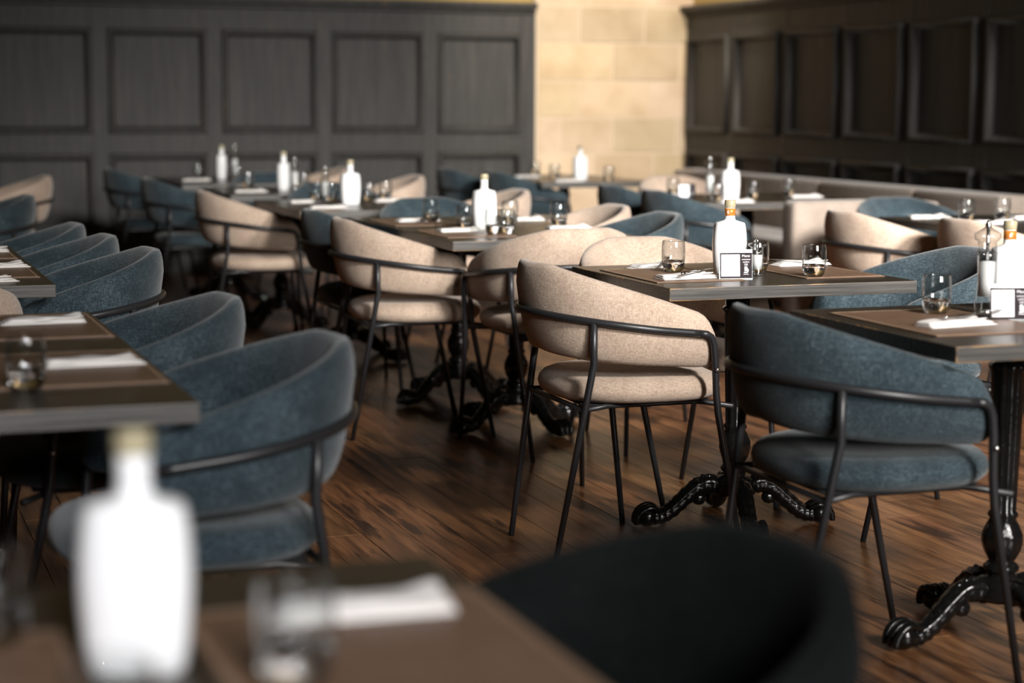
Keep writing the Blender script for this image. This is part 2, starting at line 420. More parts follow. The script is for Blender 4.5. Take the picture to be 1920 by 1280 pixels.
def seat_mesh(m):
    prof = [(0.0, 0.0), (0.80, 0.0), (0.93, 0.006), (0.985, 0.020), (1.0, 0.036), (0.985, 0.052), (0.94, 0.065), (0.86, 0.074), (0.7, 0.080), (0.4, 0.083), (0.0, 0.084)]
    v = []; f = []; S = 44
    for (s, z) in prof:
        for k in range(S):
            a = 2 * PI * k / S; ca, sa = math.cos(a), math.sin(a)
            e = 0.62 if ca > 0 else 0.82
            xx = 0.255 * math.copysign(abs(ca) ** e, ca) * s + 0.022; yy = 0.245 * math.copysign(abs(sa) ** 0.80, sa) * s
            v.append((xx, yy, 0.448 + z))
    for i in range(len(prof) - 1):
        for k in range(S):
            j = (k + 1) % S; f.append((i * S + k, i * S + j, (i + 1) * S + j, (i + 1) * S + k))
    me = mk('seat', v, f, m, True)
    b = bmesh.new(); b.from_mesh(me); bmesh.ops.remove_doubles(b, verts=b.verts[:], dist=1e-5); b.to_mesh(me); b.free()
    me.polygons.foreach_set('use_smooth', [True] * len(me.polygons)); return me
RA, RB, RX = 0.300, 0.305, 0.112
def rail_pts():
    o = [(RX, RA, 0.655)]
    for i in range(1, 5): o.append((RX * (1 - i / 5), RA, 0.655 + 0.012 * i / 5))
    nb = 26
    for i in range(nb + 1):
        ph = PI * i / nb; s = abs(math.sin(ph))
        o.append((-RB * s, RA * math.cos(ph), 0.667 + 0.04 * s))
    for i in range(1, 5): o.append((RX * (i / 5), -RA, 0.667 - 0.012 * i / 5))
    o.append((RX, -RA, 0.655)); return o
CH = {}
CH['rail'] = G().tube(rail_pts(), 0.0105, 10).me('rail', M['frame'])
for s, k in ((1, 'fl'), (-1, 'fr')):
    p0 = Vector((RX, RA * s, 0.655)); pts = [p0, (RX + 0.022, RA * s, 0.652), (RX + 0.037, (RA - .002) * s, 0.642), (RX + 0.046, (RA - .004) * s, 0.622), (RX + 0.053, (RA - 0.008) * s, 0.58), (RX + 0.062, (RA - 0.016) * s, 0.48), (RX + 0.072, (RA - 0.022) * s, 0.42), (0.272, 0.268 * s, 0.0)]
    CH[k] = G().tube(pts, [0.0105] * 6 + [0.0105, 0.0085], 10).me('leg', M['frame'])
for s, k in ((1, 'rl'), (-1, 'rr')):
    pts = [(-0.183, 0.240 * s, 0.688), (-0.181, 0.236 * s, 0.60), (-0.179, 0.234 * s, 0.572), (-0.183, 0.232 * s, 0.55), (-0.272, 0.185 * s, 0.0)]
    CH[k] = G().tube(pts, [0.0105] * 4 + [0.0085], 10).me('leg', M['frame'])
g = G(); zf = 0.440
g.tube([(-0.201, -0.222, zf), (-0.201, 0.222, zf)], 0.008, 8)
for s in (-1, 1): g.tube([(-0.201, 0.215 * s, zf), (-0.12, 0.19 * s, zf + 0.005), (0.16, 0.19 * s, zf + 0.005), (0.232, 0.278 * s, zf)], 0.008, 8)
g.box(-0.18, 0.2, -0.18, 0.18, zf + 0.002, zf + 0.0095)
CH['sf'] = g.me('seat_frame', M['frame'])
for s, k in ((1, 'sl'), (-1, 'sr')):
    CH[k] = G().ball((RX + 0.056, (RA - 0.006) * s + 0.0105 * s, 0.55), (0.006, 0.003, 0.006), 8).me('screw', M['steel'])
for c in ('beige', 'blue', 'shaded_blue'):
    CH['shell_' + c] = shell_mesh(M[c]); CH['seat_' + c] = seat_mesh(M[c])
def chair(x, y, deg, color, label, group=None):
    t = bpy.data.objects.new('dining_chair', None); C.objects.link(t); t.empty_display_size = 0.2
    t.location = (x, y, 0); t.rotation_euler = (0, 0, math.radians(deg)); tag(t, label, 'chair', group)
    ob('backrest', CH['shell_' + color], t); ob('seat', CH['seat_' + color], t); ob('rail', CH['rail'], t)
    for k in ('fl', 'fr', 'rl', 'rr'):
        lg = ob('leg', CH[k], t)
        if k[0] == 'f': ob('screw', CH['sl' if k == 'fl' else 'sr'], lg)
    ob('seat_frame', CH['sf'], t)
    return t
g1 = 'chairs at the middle row of tables'; g2 = 'chairs at the near left tables'; g3 = 'chairs at the right hand tables'
# middle row of tables
chair(2.16, 5.07, 0, 'beige', 'beige linen chair in sharp focus, black rail, at the menu card table', g1)
chair(2.205, 3.775, 0, 'blue', 'dark blue chair in front of the table with the tall salt mill', g1)
chair(2.55, 5.60, -90, 'beige', 'beige chair behind the menu card table, back arching above its placemats', g1)
chair(3.125, 5.11, 180, 'blue', 'sunlit teal blue chair with open arms right of the menu card table', g1)
chair(2.53, 6.60, 92, 'beige', 'beige chair seen squarely from behind with a domed back', g1)
chair(2.13, 7.14, -2, 'beige', 'beige chair seen from behind, left of the table with three clustered glasses', g1)
chair(2.16, 7.76, 0, 'blue', 'narrow blue back between two beige chairs seen from behind', g1)
chair(2.62, 8.26, -90, 'blue', 'blue chair back arching behind two glasses at the far end of a table', g1)
chair(2.98, 7.13, 180, 'blue', 'blue chair with curved open back right of the clustered glasses table', g1)
chair(3.0, 7.72, 180, 'beige', 'beige chair with curved open back beside a blue one past the folded napkins', g1)
chair(2.03, 9.50, -3, 'beige', 'shaded beige chair seen from behind, in front of a dark blue one', g1)
chair(3.08, 9.2, 180, 'beige', 'beige chair just behind the white bottle with a greenish cap, back showing', g1)
chair(2.58, 9.95, -90, 'blue', 'dark blue chair back between the second and third bottle tables', g1)
chair(2.01, 11.15, 0, 'blue', 'near black blue chair in deep shade, beside the shaded beige chair', g1)
chair(3.10, 11.1, 180, 'beige', 'dim beige chair against the panelling, right of a white bottle', g1)
chair(2.01, 12.75, 0, 'blue', 'farthest shaded dark blue chair beside the panelling', g1)
chair(2.58, 11.52, -90, 'blue', 'dark blue chair back beside the two farthest white mills', g1)
chair(3.0, 12.5, 180, 'beige', 'faint brown chair back under the panel rail behind bokeh glasses', g1)
# left tables
chair(0.637, 3.57, 180, 'blue', 'big out of focus blue chair next to the large white bottle', g2)
chair(0.592, 4.38, 180, 'blue', 'blue chair at the near table, behind the biggest blurred blue chair', g2)
chair(0.645, 5.85, 180, 'blue', 'sharp dark teal chair beside the worn table corner', g2)
chair(0.60, 6.47, 180, 'blue', 'teal chair half hidden behind the sharp teal one', g2)
chair(0.57, 7.10, 180, 'blue', 'shaded teal chair, third back from the worn table corner', g2)
chair(0.61, 9.3, 180, 'blue', 'dark blue chair in front of the dim tan chair', g2)
chair(0.935, 11.57, 180, 'beige', 'dim tan chair near the panelling at the left edge', g2)
chair(0.19, 5.27, 90, 'beige', 'beige grey chair back cut by the picture edge beside a table glass', g2)
chair(0.655, 1.70, 187, 'shaded_blue', 'very blurred near black chair at the nearest table')
# right tables
chair(4.27, 7.04, 0, 'beige', 'sunlit beige chair in front of the greige bench', g3)
chair(4.45, 6.44, 0, 'beige', 'sunlit beige chair behind the salt mill', g3)
chair(4.79, 7.7, -90, 'blue', 'blue chair back arching between two beige chairs and the wall bench', g3)
chair(4.27, 9.0, 0, 'blue', 'blue chair with rail showing, behind the open backed blue chair', g3)
chair(4.28, 9.62, 0, 'blue', 'dark blue chair, farther of two at the menu stand table by the bench', g3)
chair(4.85, 10.4, -90, 'beige', 'beige chair back between the two blue chairs and the stone wall', g3)
chair(4.33, 11.7, 0, 'blue', 'long blurred blue chair under the table by the stone wall', g3)
chair(4.20, 12.33, 0, 'blue', 'darkest blue chair against the panelling beside the stone wall', g3)

# ------------------------------------------------------------------ tables
def flute(a, z): return 1 + (0.06 * math.cos(10 * a) if z > 0.30 else (0.09 * abs(math.cos(4 * a)) - 0.04 if 0.20 < z < 0.27 else 0))
colp = [(0.0, 0.10), (0.066, 0.10), (0.070, 0.115), (0.062, 0.130), (0.066, 0.142), (0.052, 0.150), (0.036, 0.156), (0.034, 0.165), (0.042, 0.172), (0.044, 0.180), (0.036, 0.188), (0.030, 0.194),
        (0.034, 0.202), (0.043, 0.220), (0.048, 0.242), (0.047, 0.262), (0.040, 0.282), (0.031, 0.298), (0.034, 0.305), (0.034, 0.312), (0.029, 0.318), (0.031, 0.40), (0.034, 0.50), (0.036, 0.60), (0.038, 0.66), (0.044, 0.668), (0.044, 0.676), (0.036, 0.682), (0.036, 0.735)]
TB = {}
TB['col'] = G().lathe(colp, 40, mod=flute).me('pedestal', M['iron'])
g = G()
pts = spline([(0.040, 0, 0.112), (0.075, 0, 0.128), (0.115, 0, 0.120), (0.155, 0, 0.088), (0.19, 0, 0.055), (0.22, 0, 0.034), (0.245, 0, 0.027), (0.262, 0, 0.030)], 5)
rad = []
for i in range(len(pts)):
    t = i / (len(pts) - 1); rad.append((0.031 - 0.010 * t) * (1 + 0.07 * math.sin(i * 1.9)) * (0.8 if t < 0.06 else 1))
rad = [min(r, pts[i].z - 0.002) if pts[i].z < 0.05 else r for i, r in enumerate(rad)]
g.tube(pts, rad, 12)
for s in (-1, 1): g.tube([(q.x, q.y + 0.020 * s * (1 - 0.5 * i / len(pts)), q.z + 0.012) for i, q in enumerate(pts)], [r * 0.42 for r in rad], 8)
g.tube([(q.x, 0, q.z + r * 0.85) for q, r in zip(pts, rad)], [0.008 + 0.003 * math.sin(i * 2.5) for i in range(len(pts))], 8)
g.ball((0.272, 0, 0.032), (0.034, 0.034, 0.032), 14)
for s in (-1, 0, 1):
    g.tube(spline([(0.236, 0.018 * s, 0.050), (0.262, 0.026 * s, 0.063), (0.290, 0.026 * s, 0.054), (0.306, 0.023 * s, 0.032), (0.308, 0.020 * s, 0.012)], 3), 0.010, 8)
g.ball((0.085, 0, 0.142), (0.022, 0.020, 0.014), 10); g.ball((0.11, 0, 0.085), (0.024, 0.016, 0.022), 10)
TB['foot'] = g.me('claw_foot', M['iron'])
g = G()
for a in (0, PI / 2): 
    dx, dy = math.cos(a + PI / 4), math.sin(a + PI / 4); g.tube([(-0.22 * dx, -0.22 * dy, 0.732), (0.22 * dx, 0.22 * dy, 0.732)], 0.0115, 4)
g.lathe([(0.0, 0.726), (0.06, 0.726), (0.06, 0.7435), (0, 0.7435)], 20)
TB['br'] = g.me('top_bracket', M['iron'], False)
K = 0.9455
def top_mesh(sx, sy):
    g = G(); g.box(-sx / 2, sx / 2, -sy / 2, sy / 2, 0.744, 0.78); me = g.me('tabletop', [M['table'], M['side'], M['edge']], False)
    b = bmesh.new(); b.from_mesh(me); bmesh.ops.recalc_face_normals(b, faces=b.faces[:])
    for f_ in b.faces: f_.material_index = 1 if abs(f_.normal.z) < 0.5 else 0
    r = bmesh.ops.bevel(b, geom=b.edges[:], offset=0.0022, segments=2, affect='EDGES', profile=0.5, material=2); b.to_mesh(me); b.free(); return me
def table(x0, x1, y0, y1, label, rot=25, ped=None):
    x0, x1, y0, y1 = x0 * K, x1 * K, y0 * K, y1 * K
    cx_, cy_ = (x0 + x1) / 2, (y0 + y1) / 2
    t = bpy.data.objects.new('pedestal_table', None); C.objects.link(t); t.location = (cx_, cy_, 0); t.empty_display_size = 0.2
    tag(t, label, 'table', 'wooden tables on black claw footed pedestals')
    ob('tabletop', top_mesh(x1 - x0, y1 - y0), t)
    o = ob('pedestal', TB['col'], t); ob('top_bracket', TB['br'], t)
    for k in range(4):
        f_ = ob('claw_foot', TB['foot'], t); f_.rotation_euler = (0, 0, math.radians(rot + 90 * k))
    return t
table(2.32, 3.16, 5.08, 5.87, 'dark wooden table with the readable menu card and clear tumblers', -13)
table(2.385, 3.215, 3.66, 4.46, 'dark table at the right edge with the tall salt mill', 2)
table(2.285, 3.10, 7.05, 7.83, 'dark table holding three clustered tumblers, worn near corner', 20)
table(2.285, 3.10, 7.835, 8.62, 'dark table pushed against the clustered tumblers table, farther one', 20)
table(2.185, 3.0, 9.2, 10.3, 'dark table under the white bottle with a greenish cap', 40)
table(2.17, 2.98, 10.85, 11.85, 'dark table under the white bottle and thin mill pair', 40)
table(2.145, 2.96, 12.3, 13.5, 'farthest dark table before the panelling, in shade', 40)
table(-0.20, 0.62, 3.41, 4.19, 'dark blurred table with a tumbler and a napkin on brown leather', 45)
table(-0.20, 0.62, 4.195, 4.98, 'dark table joined behind the blurred tumbler table', 45)
table(-0.20, 0.62, 5.75, 6.53, 'dark table with a sharp worn corner and chipped edge', 45)
table(-0.20, 0.62, 6.535, 7.30, 'dark table joined behind the worn corner table', 45)
table(-0.20, 0.67, 1.38, 2.16, 'nearest dark table, heavily blurred, under the biggest bottle', 45)
table(4.75, 5.65, 6.45, 8.0, 'dark table beside the sunlit beige chairs, two tumblers on it', 45)
table(4.45, 5.45, 9.3, 10.3, 'dark table with a small menu stand beside the greige bench', 45)
table(4.52, 5.35, 12.0, 13.3, 'dark table before the stone wall', 45)

# ------------------------------------------------------------------ benches
def cushion(name, x0, x1, y0, y1, z0, z1, parent, bev=0.035, m='bench'):
    g = G(); g.box(x0, x1, y0, y1, z0, z1); return ob(name, bevel_me(g.me(name, M[m], False), bev, 4, True), parent)
t = bpy.data.objects.new('wall_bench', None); C.objects.link(t); t.location = (6.2, 10.3, 0)
tag(t, 'long greige upholstered bench running below the right panelled wall', 'bench')
for i, (a, b) in enumerate(((8.97, 9.86), (9.86, 11.02), (11.02, 12.2), (12.2, 13.3))):
    cushion('back_cushion', -0.12, 0.10, a - 10.3 + 0.003, b - 10.3 - 0.003, 0.42, 0.785, t, 0.03)
    cushion('seat_cushion', -0.62, -0.10, a - 10.3 + 0.003, b - 10.3 - 0.003, 0.30, 0.44, t, 0.03)
g = G(); g.box(-0.58, 0.08, 9.0 - 10.3, 13.28 - 10.3, 0.0, 0.305); ob('plinth', g.me('plinth', M['panel'], False), t)
t = bpy.data.objects.new('corner_bench', None); C.objects.link(t); t.location = (4.93, 8.62, 0)
tag(t, 'squat greige upholstered bench, square back turned to the sunlit beige chair', 'bench')
cushion('back_panel', -0.38, 0.355, -0.14, 0.0, 0.06, 0.800, t, 0.03)
cushion('side_panel', 0.365, 0.465, -0.16, 0.30, 0.06, 0.790, t, 0.03)
cushion('seat_cushion', -0.37, 0.36, 0.005, 0.30, 0.28, 0.43, t, 0.03)
g = G(); g.box(-0.34, 0.46, -0.1, 0.28, 0.0, 0.07); ob('plinth', g.me('plinth', M['panel'], False), t)

# ------------------------------------------------------------------ tableware
TZ = 0.78
def rect_tube(g, x0, x1, y0, y1, z, step=0.006):
    pass
def placemat(x, y, rot, label, sx=0.30, sy=0.45):
    sx *= K; sy *= K
    g = G(); g.box(-sx / 2, sx / 2, -sy / 2, sy / 2, 0, 0.003); me = bevel_me(g.me('placemat', M['mat'], False), 0.0008, 1)
    o = ob('placemat', me, None, (x * K, y * K, TZ)); o.rotation_euler = (0, 0, math.radians(rot)); tag(o, label, 'placemat', 'brown leather placemats')
    s = G(); e = 0.008; n = 0
    def run(ax, c, a, b):
        k = a
        while k < b:
            if ax: s.box(k, k + 0.004, c - .0007, c + .0007, 0.003, 0.0037)
            else: s.box(c - .0007, c + .0007, k, k + 0.004, 0.003, 0.0037)
            k += 0.007
    for c in (-sy / 2 + e, sy / 2 - e): run(True, c, -sx / 2 + e, sx / 2 - e)
    for c in (-sx / 2 + e, sx / 2 - e): run(False, c, -sy / 2 + e, sy / 2 - e)
    q = ob('stitching', s.me('stitching', M['stitch'], False), o); q['kind'] = 'stuff'
    return o
def napkin_mesh(var):
    rnd = random.Random(var); g = G(); Lx, W = 0.205, 0.078; nx, ny = 16, 8
    for l in range(3):
        zz = 0.004 * l; sh = 0.006 * l; v = []; f = []
        Lk = Lx - 0.012 * l; Wk = W - 0.010 * l
        ph = rnd.random() * 6
        for s in (0, 1):
            for i in range(nx + 1):
                for j in range(ny + 1):
                    a = i / nx - 0.5; b = j / ny - 0.5
                    fl = 0.0025 * math.sin(a * 9 + ph + b * 3) * (l > 0) + (0.010 * max(0, a - 0.2) * 2 * abs(b) * 3 * (l == 2))
                    edge = min(1, 6 * (0.5 - abs(b)) + 0.35) * min(1, 9 * (0.5 - abs(a)) + 0.4)
                    z = zz + (0.0045 * edge if s else 0.0) + max(0, fl) + (0 if l else 0)
                    v.append((a * Lk + sh * (0.7 if var % 2 else -0.7), b * Wk * (1 + (0.25 * a if l == 1 else 0)) + sh * 0.5, z))
        n1 = (nx + 1) * (ny + 1)
        for i in range(nx):
            for j in range(ny):
                q = i * (ny + 1) + j; f.append((q, q + 1, q + ny + 2, q + ny + 1)); f.append((n1 + q, n1 + q + ny + 1, n1 + q + ny + 2, n1 + q + 1))
        for i in range(nx):
            q = i * (ny + 1); f.append((q, q + ny + 1, n1 + q + ny + 1, n1 + q)); q += ny; f.append((q, n1 + q, n1 + q + ny + 1, q + ny + 1))
        for j in range(ny):
            f.append((j, n1 + j, n1 + j + 1, j + 1)); q = nx * (ny + 1) + j; f.append((q, q + 1, n1 + q + 1, n1 + q))
        g.add(v, f)
    me = g.me('napkin', M['napkin'], True)
    b = bmesh.new(); b.from_mesh(me); bmesh.ops.recalc_face_normals(b, faces=b.faces[:]); b.to_mesh(me); b.free(); return me
NK = [napkin_mesh(k) for k in range(4)]
nk = [0]
def napkin(x, y, rot, label, onmat=True):
    nk[0] += 1; o = ob('napkin', NK[nk[0] % 4], None, (x * K, y * K, TZ + (0.0038 if onmat else 0.0003)))
    o.rotation_euler = (0, 0, math.radians(rot)); o.scale = (K, K, K); return tag(o, label, 'napkin', 'folded white napkins')
g = G()
g.tube(spline([(-0.105, 0, 0.006), (-0.06, 0, 0.003), (0.0, 0, 0.004), (0.035, 0, 0.010), (0.05, 0, 0.011)], 4), [0.0045] * 8 + [0.0035] * 9, 8, sq=1.6)
g.tube(spline([(0.045, 0, 0.011), (0.056, 0, 0.010), (0.066, 0, 0.007)], 3), [0.003, 0.006, 0.009, 0.0105, 0.0115, 0.0115, 0.011], 8, sq=1.0)
fv = [(p.x, p.y, 0.004 + (p.z - 0.004) * 0.45) for p in g.v]; g.v = [Vector(p) for p in fv]
for k in range(4):
    yk = -0.0085 + 0.0057 * k; g.tube(spline([(0.062, yk * 0.9, 0.006), (0.078, yk, 0.004), (0.095, yk, 0.006), (0.112, yk, 0.010)], 3), 0.0013, 6)
FORK = g.me('fork', M['steel'])
g = G()
g.tube([(-0.11, 0, 0.003), (-0.10, 0, 0.004), (-0.02, 0, 0.004), (0.0, 0, 0.004)], [0.003, 0.005, 0.0045, 0.0035], 8, sq=1.4)
g.box(0.0, 0.09, -0.007, 0.007, 0.0032, 0.0046); g.add([(0.09, -0.007, 0.0032), (0.115, 0.002, 0.0032), (0.09, 0.007, 0.0032), (0.09, -0.007, 0.0046), (0.115, 0.002, 0.0046), (0.09, 0.007, 0.0046)], [(0, 2, 1), (3, 4, 5), (0, 1, 4, 3), (1, 2, 5, 4)])
KNIFE = g.me('knife', M['steel'])
def cutlery(kind, x, y, rot, label, dz=0.018, tilt=0):
    o = ob(kind, FORK if kind == 'fork' else KNIFE, None, (x * K, y * K, TZ + dz)); o.rotation_euler = (0, math.radians(tilt), math.radians(rot)); tag(o, label, kind, 'steel cutlery on the napkins')
# tumbler with a heavy dimpled base
def dim(a, z): return 1 + (0.045 * math.cos(9 * a) * math.sin(PI * min(1, z / 0.044)) if z < 0.044 else 0)
wall_p = [(0.0368, 0.0365), (0.0378, 0.042), (0.0388, 0.055), (0.0388, 0.072), (0.0375, 0.088), (0.0360, 0.098), (0.0352, 0.1005), (0.0342, 0.098), (0.0357, 0.088), (0.0370, 0.072), (0.0368, 0.055), (0.0362, 0.042), (0.0345, 0.0365)]
g = G(); v = []; f = []; S = 54
for idx, (r, z) in enumerate(wall_p):
    for k in range(S):
        a = 2 * PI * k / S; m_ = dim(a, z) if idx < 2 else 1
        v.append((r * m_ * math.cos(a), r * m_ * math.sin(a), z))
for i in range(len(wall_p) - 1):
    for k in range(S):
        j = (k + 1) % S; f.append((i * S + k, i * S + j, (i + 1) * S + j, (i + 1) * S + k))
GL = mk('tumbler', v, f, M['thin'])
base_p = [(0.0, 0.0), (0.026, 0.0), (0.0295, 0.003), (0.0325, 0.010), (0.0345, 0.019), (0.0360, 0.028), (0.0368, 0.0362), (0.033, 0.0362), (0.018, 0.030), (0.0, 0.029)]
GB = G().lathe(base_p, 54, mod=lambda a, z: dim(a + (0.35 if z < 0.012 else 0), z + 0.004)).me('base', M['glass'])
b = bmesh.new(); b.from_mesh(GB); bmesh.ops.remove_doubles(b, verts=b.verts[:], dist=1e-6); b.to_mesh(GB); b.free(); GB.polygons.foreach_set('use_smooth', [True] * len(GB.polygons))
def tumbler(x, y, label, onmat=False):
    o = ob('tumbler', GL, None, (x * K, y * K, TZ + (0.0038 if onmat else 0.0004))); ob('base', GB, o); o.scale = (K, K, K); return tag(o, label, 'glass', 'clear tumblers on the tables')
# white flask bottle
def flask(prof, seg=36, mi=0, g=None):
    v = []; f = []
    for (hw, hd, z) in prof:
        for k in range(seg):
            a = 2 * PI * k / seg; ca, sa = math.cos(a), math.sin(a); e = 0.72 if z < 0.168 else 1.0
            v.append((hw * math.copysign(abs(ca) ** e, ca), hd * math.copysign(abs(sa) ** e, sa), z))
    for i in range(len(prof) - 1):
        for k in range(seg):
            j = (k + 1) % seg; f.append((i * seg + k, i * seg + j, (i + 1) * seg + j, (i + 1) * seg + k))
    return v, f
bp = [(0, 0, 0), (0.044, 0.028, 0.0), (0.048, 0.032, 0.004), (0.051, 0.034, 0.03), (0.054, 0.036, 0.07), (0.055, 0.036, 0.10), (0.0535, 0.035, 0.13), (0.0508, 0.034, 0.150), (0.0485, 0.033, 0.160), (0.0470, 0.032, 0.1635), (0.0435, 0.030, 0.1655), (0.030, 0.022, 0.1695), (0.019, 0.0175, 0.173), (0.0165, 0.0165, 0.178), (0.016, 0.016, 0.20), (0.0162, 0.0162, 0.213), (0, 0, 0.213)]
v, f = flask(bp); BT = {'body': mk('body', v, f, M['porcelain'])}
BT['band'] = G().lathe([(0.0163, 0.187), (0.0170, 0.187), (0.0170, 0.211), (0.0163, 0.211)], 30).me('neck_band', M['orange'])
BT['cap'] = G().lathe([(0.0, 0.2132), (0.0170, 0.2132), (0.0178, 0.216), (0.0178, 0.234), (0.0165, 0.2365), (0.0, 0.2370)], 26).me('stopper', M['stopper'])
def text_mesh(s, size, m, ext=0.0003):
    cu = bpy.data.curves.new('txt', 'FONT'); cu.body = s; cu.size = size; cu.align_x = 'CENTER'; cu.align_y = 'CENTER'; cu.extrude = ext; cu.resolution_u = 3
    o = bpy.data.objects.new('txt', cu); C.objects.link(o); dg = bpy.context.evaluated_depsgraph_get()
    me = bpy.data.meshes.new_from_object(o.evaluated_get(dg)); bpy.data.objects.remove(o); me.materials.clear(); me.materials.append(m); return me
me = text_mesh('6', 0.017, M['white_ink'])
for vv in me.vertices:
    a = vv.co.x / 0.0172 - 0.55; r = 0.0172 + vv.co.z; vv.co = (r * math.sin(a), -r * math.cos(a), 0.199 + vv.co.y)
BT['mark'] = me
def bottle(x, y, rot, label, band=False):
    t = bpy.data.objects.new('bottle', None); C.objects.link(t); t.location = (x * K, y * K, TZ + 0.0003); t.rotation_euler = (0, 0, math.radians(rot)); t.empty_display_size = 0.1
    tag(t, label, 'bottle', 'white flask bottles')
    t.scale = (K, K, K)
    ob('body', BT['body'], t); ob('stopper', BT['cap'], t)
    if band: nb_ = ob('neck_band', BT['band'], t); ob('neck_mark', BT['mark'], nb_)
# mills
def mill_meshes(h, r, fill):
    d = {}
    d['body'] = G().lathe([(0, 0), (r, 0), (r * 1.02, 0.004), (r * 1.0, h * .12), (r * .86, h * .16), (r * .80, h * .35), (r * .84, h * .62), (r * .86, h * .66),
                           (r * .80, h * .66), (r * .78, h * .62), (r * .72, h * .35), (r * .74, h * .20), (0, h * .18)], 30).me('body', M['acrylic'])
    d['fill'] = G().lathe([(0, h * .185), (r * .72, h * .19), (r * .70, h * .35), (r * .74, h * .56), (0, h * .57)], 24).me('filling', fill)
    d['head'] = G().lathe([(0, h * .665), (r * .84, h * .665), (r * .80, h * .72), (r * .84, h * .775), (r * 1.10, h * .795), (r * 1.18, h * .83), (r * 1.12, h * .865), (r * .8, h * .885), (r * .3, h * .925), (0, h * .925)], 30).me('head', M['acrylic'])
    d['nut'] = G().lathe([(0, h * .926), (r * .30, h * .926), (r * .24, h * .94), (r * .28, h * .955), (r * .16, h * .985), (0, h * 1.02)], 18).me('top_nut', M['steel'])
    d['rod'] = G().lathe([(0, h * .58), (0.0045, h * .58), (0.0045, h * .925), (0, h * .925)], 10).me('rod', M['steel'])
    return d
ML = {'tall': mill_meshes(0.245, 0.030, M['salt']), 'small': mill_meshes(0.118, 0.024, M['salt']), 'mid': mill_meshes(0.20, 0.028, M['salt'])}
def mill(x, y, kind, label):
    t = bpy.data.objects.new('salt_mill', None); C.objects.link(t); t.location = (x * K, y * K, TZ + 0.0003); t.empty_display_size = 0.1
    tag(t, label, 'salt mill', 'clear salt mills on the tables')
    t.scale = (K, K, K)
    d = ML[kind]; ob('body', d['body'], t); ob('filling', d['fill'], t); ob('head', d['head'], t); ob('top_nut', d['nut'], t); ob('rod', d['rod'], t)
# menu stand
def menu(x, y, rot, label, readable=True):
    t = bpy.data.objects.new('menu_stand', None); C.objects.link(t); t.location = (x * K, y * K, TZ + 0.0004); t.rotation_euler = (0, 0, math.radians(rot)); t.empty_display_size = 0.1
    tag(t, label, 'menu stand', 'clear stands with dark menu cards')
    t.scale = (K, K, K)
    tilt = math.radians(6); W, H_ = 0.106, 0.093
    g = G(); g.box(-W / 2, W / 2, 0, 0.0018, 0.0, H_)
    g.v = [Vector((p.x, p.y + p.z * math.tan(tilt) - 0.01, p.z)) for p in g.v]
    g.box(-W / 2, W / 2, -0.008, 0.04, 0.0, 0.0018); ob('holder', g.me('holder', M['acrylic'], False), t)
    def flat(x0, x1, z0, z1, dpt, name, m):
        g = G(); g.box(x0, x1, -dpt, -dpt + 0.0004, z0, z1); g.v = [Vector((p.x, p.y + p.z * math.tan(tilt) - 0.01, p.z)) for p in g.v]; ob(name, g.me(name, m, False), t)
    flat(-W / 2 + .003, W / 2 - .001, .004, .083, 0.0006, 'card', M['card'])
    flat(-W / 2 + .0065, -W / 2 + .066, .010, .078, 0.0012, 'white_square', M['white_ink'])
    lines = [('Menù', .0115, .073), ('scansiona', .0072, .0625), ('codice', .0078, .0545), ('QR', .0085, .046)]
    vs = []
    for s, sz, z in lines:
        me = text_mesh(s, sz, M['white_ink'], 0.0002); 
        me.transform(Matrix.Translation((W / 2 - .0205, 0, z)) @ Matrix.Rotation(PI / 2, 4, 'X'))
        for vv in me.vertices: vv.co.y += vv.co.z * math.tan(tilt) - 0.01 - 0.0009
        ob('lettering', me, t)
    g = G(); xc = W / 2 - .0205
    g.box(xc - .005, xc + .004, -.0011, -.0007, .026, .040); g.tube([(xc + .004, -.0011, .022), (xc + .007, -.0011, .028), (xc + .005, -.0011, .034)], .0017, 6)
    g.box(xc - .007, xc + .005, -.0011, -.0007, .0205, .0235); g.box(xc - .008, xc + .008, -.0011, -.0007, .016, .0175)
    g.v = [Vector((p.x, p.y + p.z * math.tan(tilt) - 0.01, p.z)) for p in g.v]; ob('hand_icon', g.me('hand_icon', M['white_ink'], False), t)

# table with the menu card
placemat(2.50, 5.47, 0, 'brown placemat under the left sharp tumbler on the menu card table', 0.30, 0.46)
placemat(2.995, 5.47, 0, 'brown placemat under the sharp tumbler on the right of the menu card table', 0.28, 0.48)
tumbler(2.545, 5.55, 'sharp clear tumbler left of the menu card, near the fork', True)
tumbler(2.905, 5.275, 'sharp half filled looking tumbler on the right placemat of the menu card table', True)
tumbler(2.82, 5.50, 'tumbler half hidden behind the small salt mill')
napkin(2.57, 5.75, 18, 'napkin with a fork on the far edge of the menu card table', False)
cutlery('fork', 2.60, 5.73, 62, 'steel fork with tines up on the far napkin', 0.019)
napkin(2.495, 5.335, 6, 'long napkin at the near left of the menu card table')
cutlery('knife', 2.535, 5.345, 40, 'knife pointing from the napkin toward the menu card', 0.020)
napkin(3.06, 5.655, 6, 'napkin behind the right sharp tumbler')
cutlery('fork', 2.96, 5.66, 150, 'fork handle crossing the napkin behind the right sharp tumbler', 0.020)
bottle(2.70, 5.46, -14, 'overexposed white bottle with orange band behind the readable menu card', True)
mill(2.755, 5.375, 'small', 'small glass salt mill touching the readable menu card')
menu(2.635, 5.285, -12, 'readable menu stand in front of the sharp white bottle')
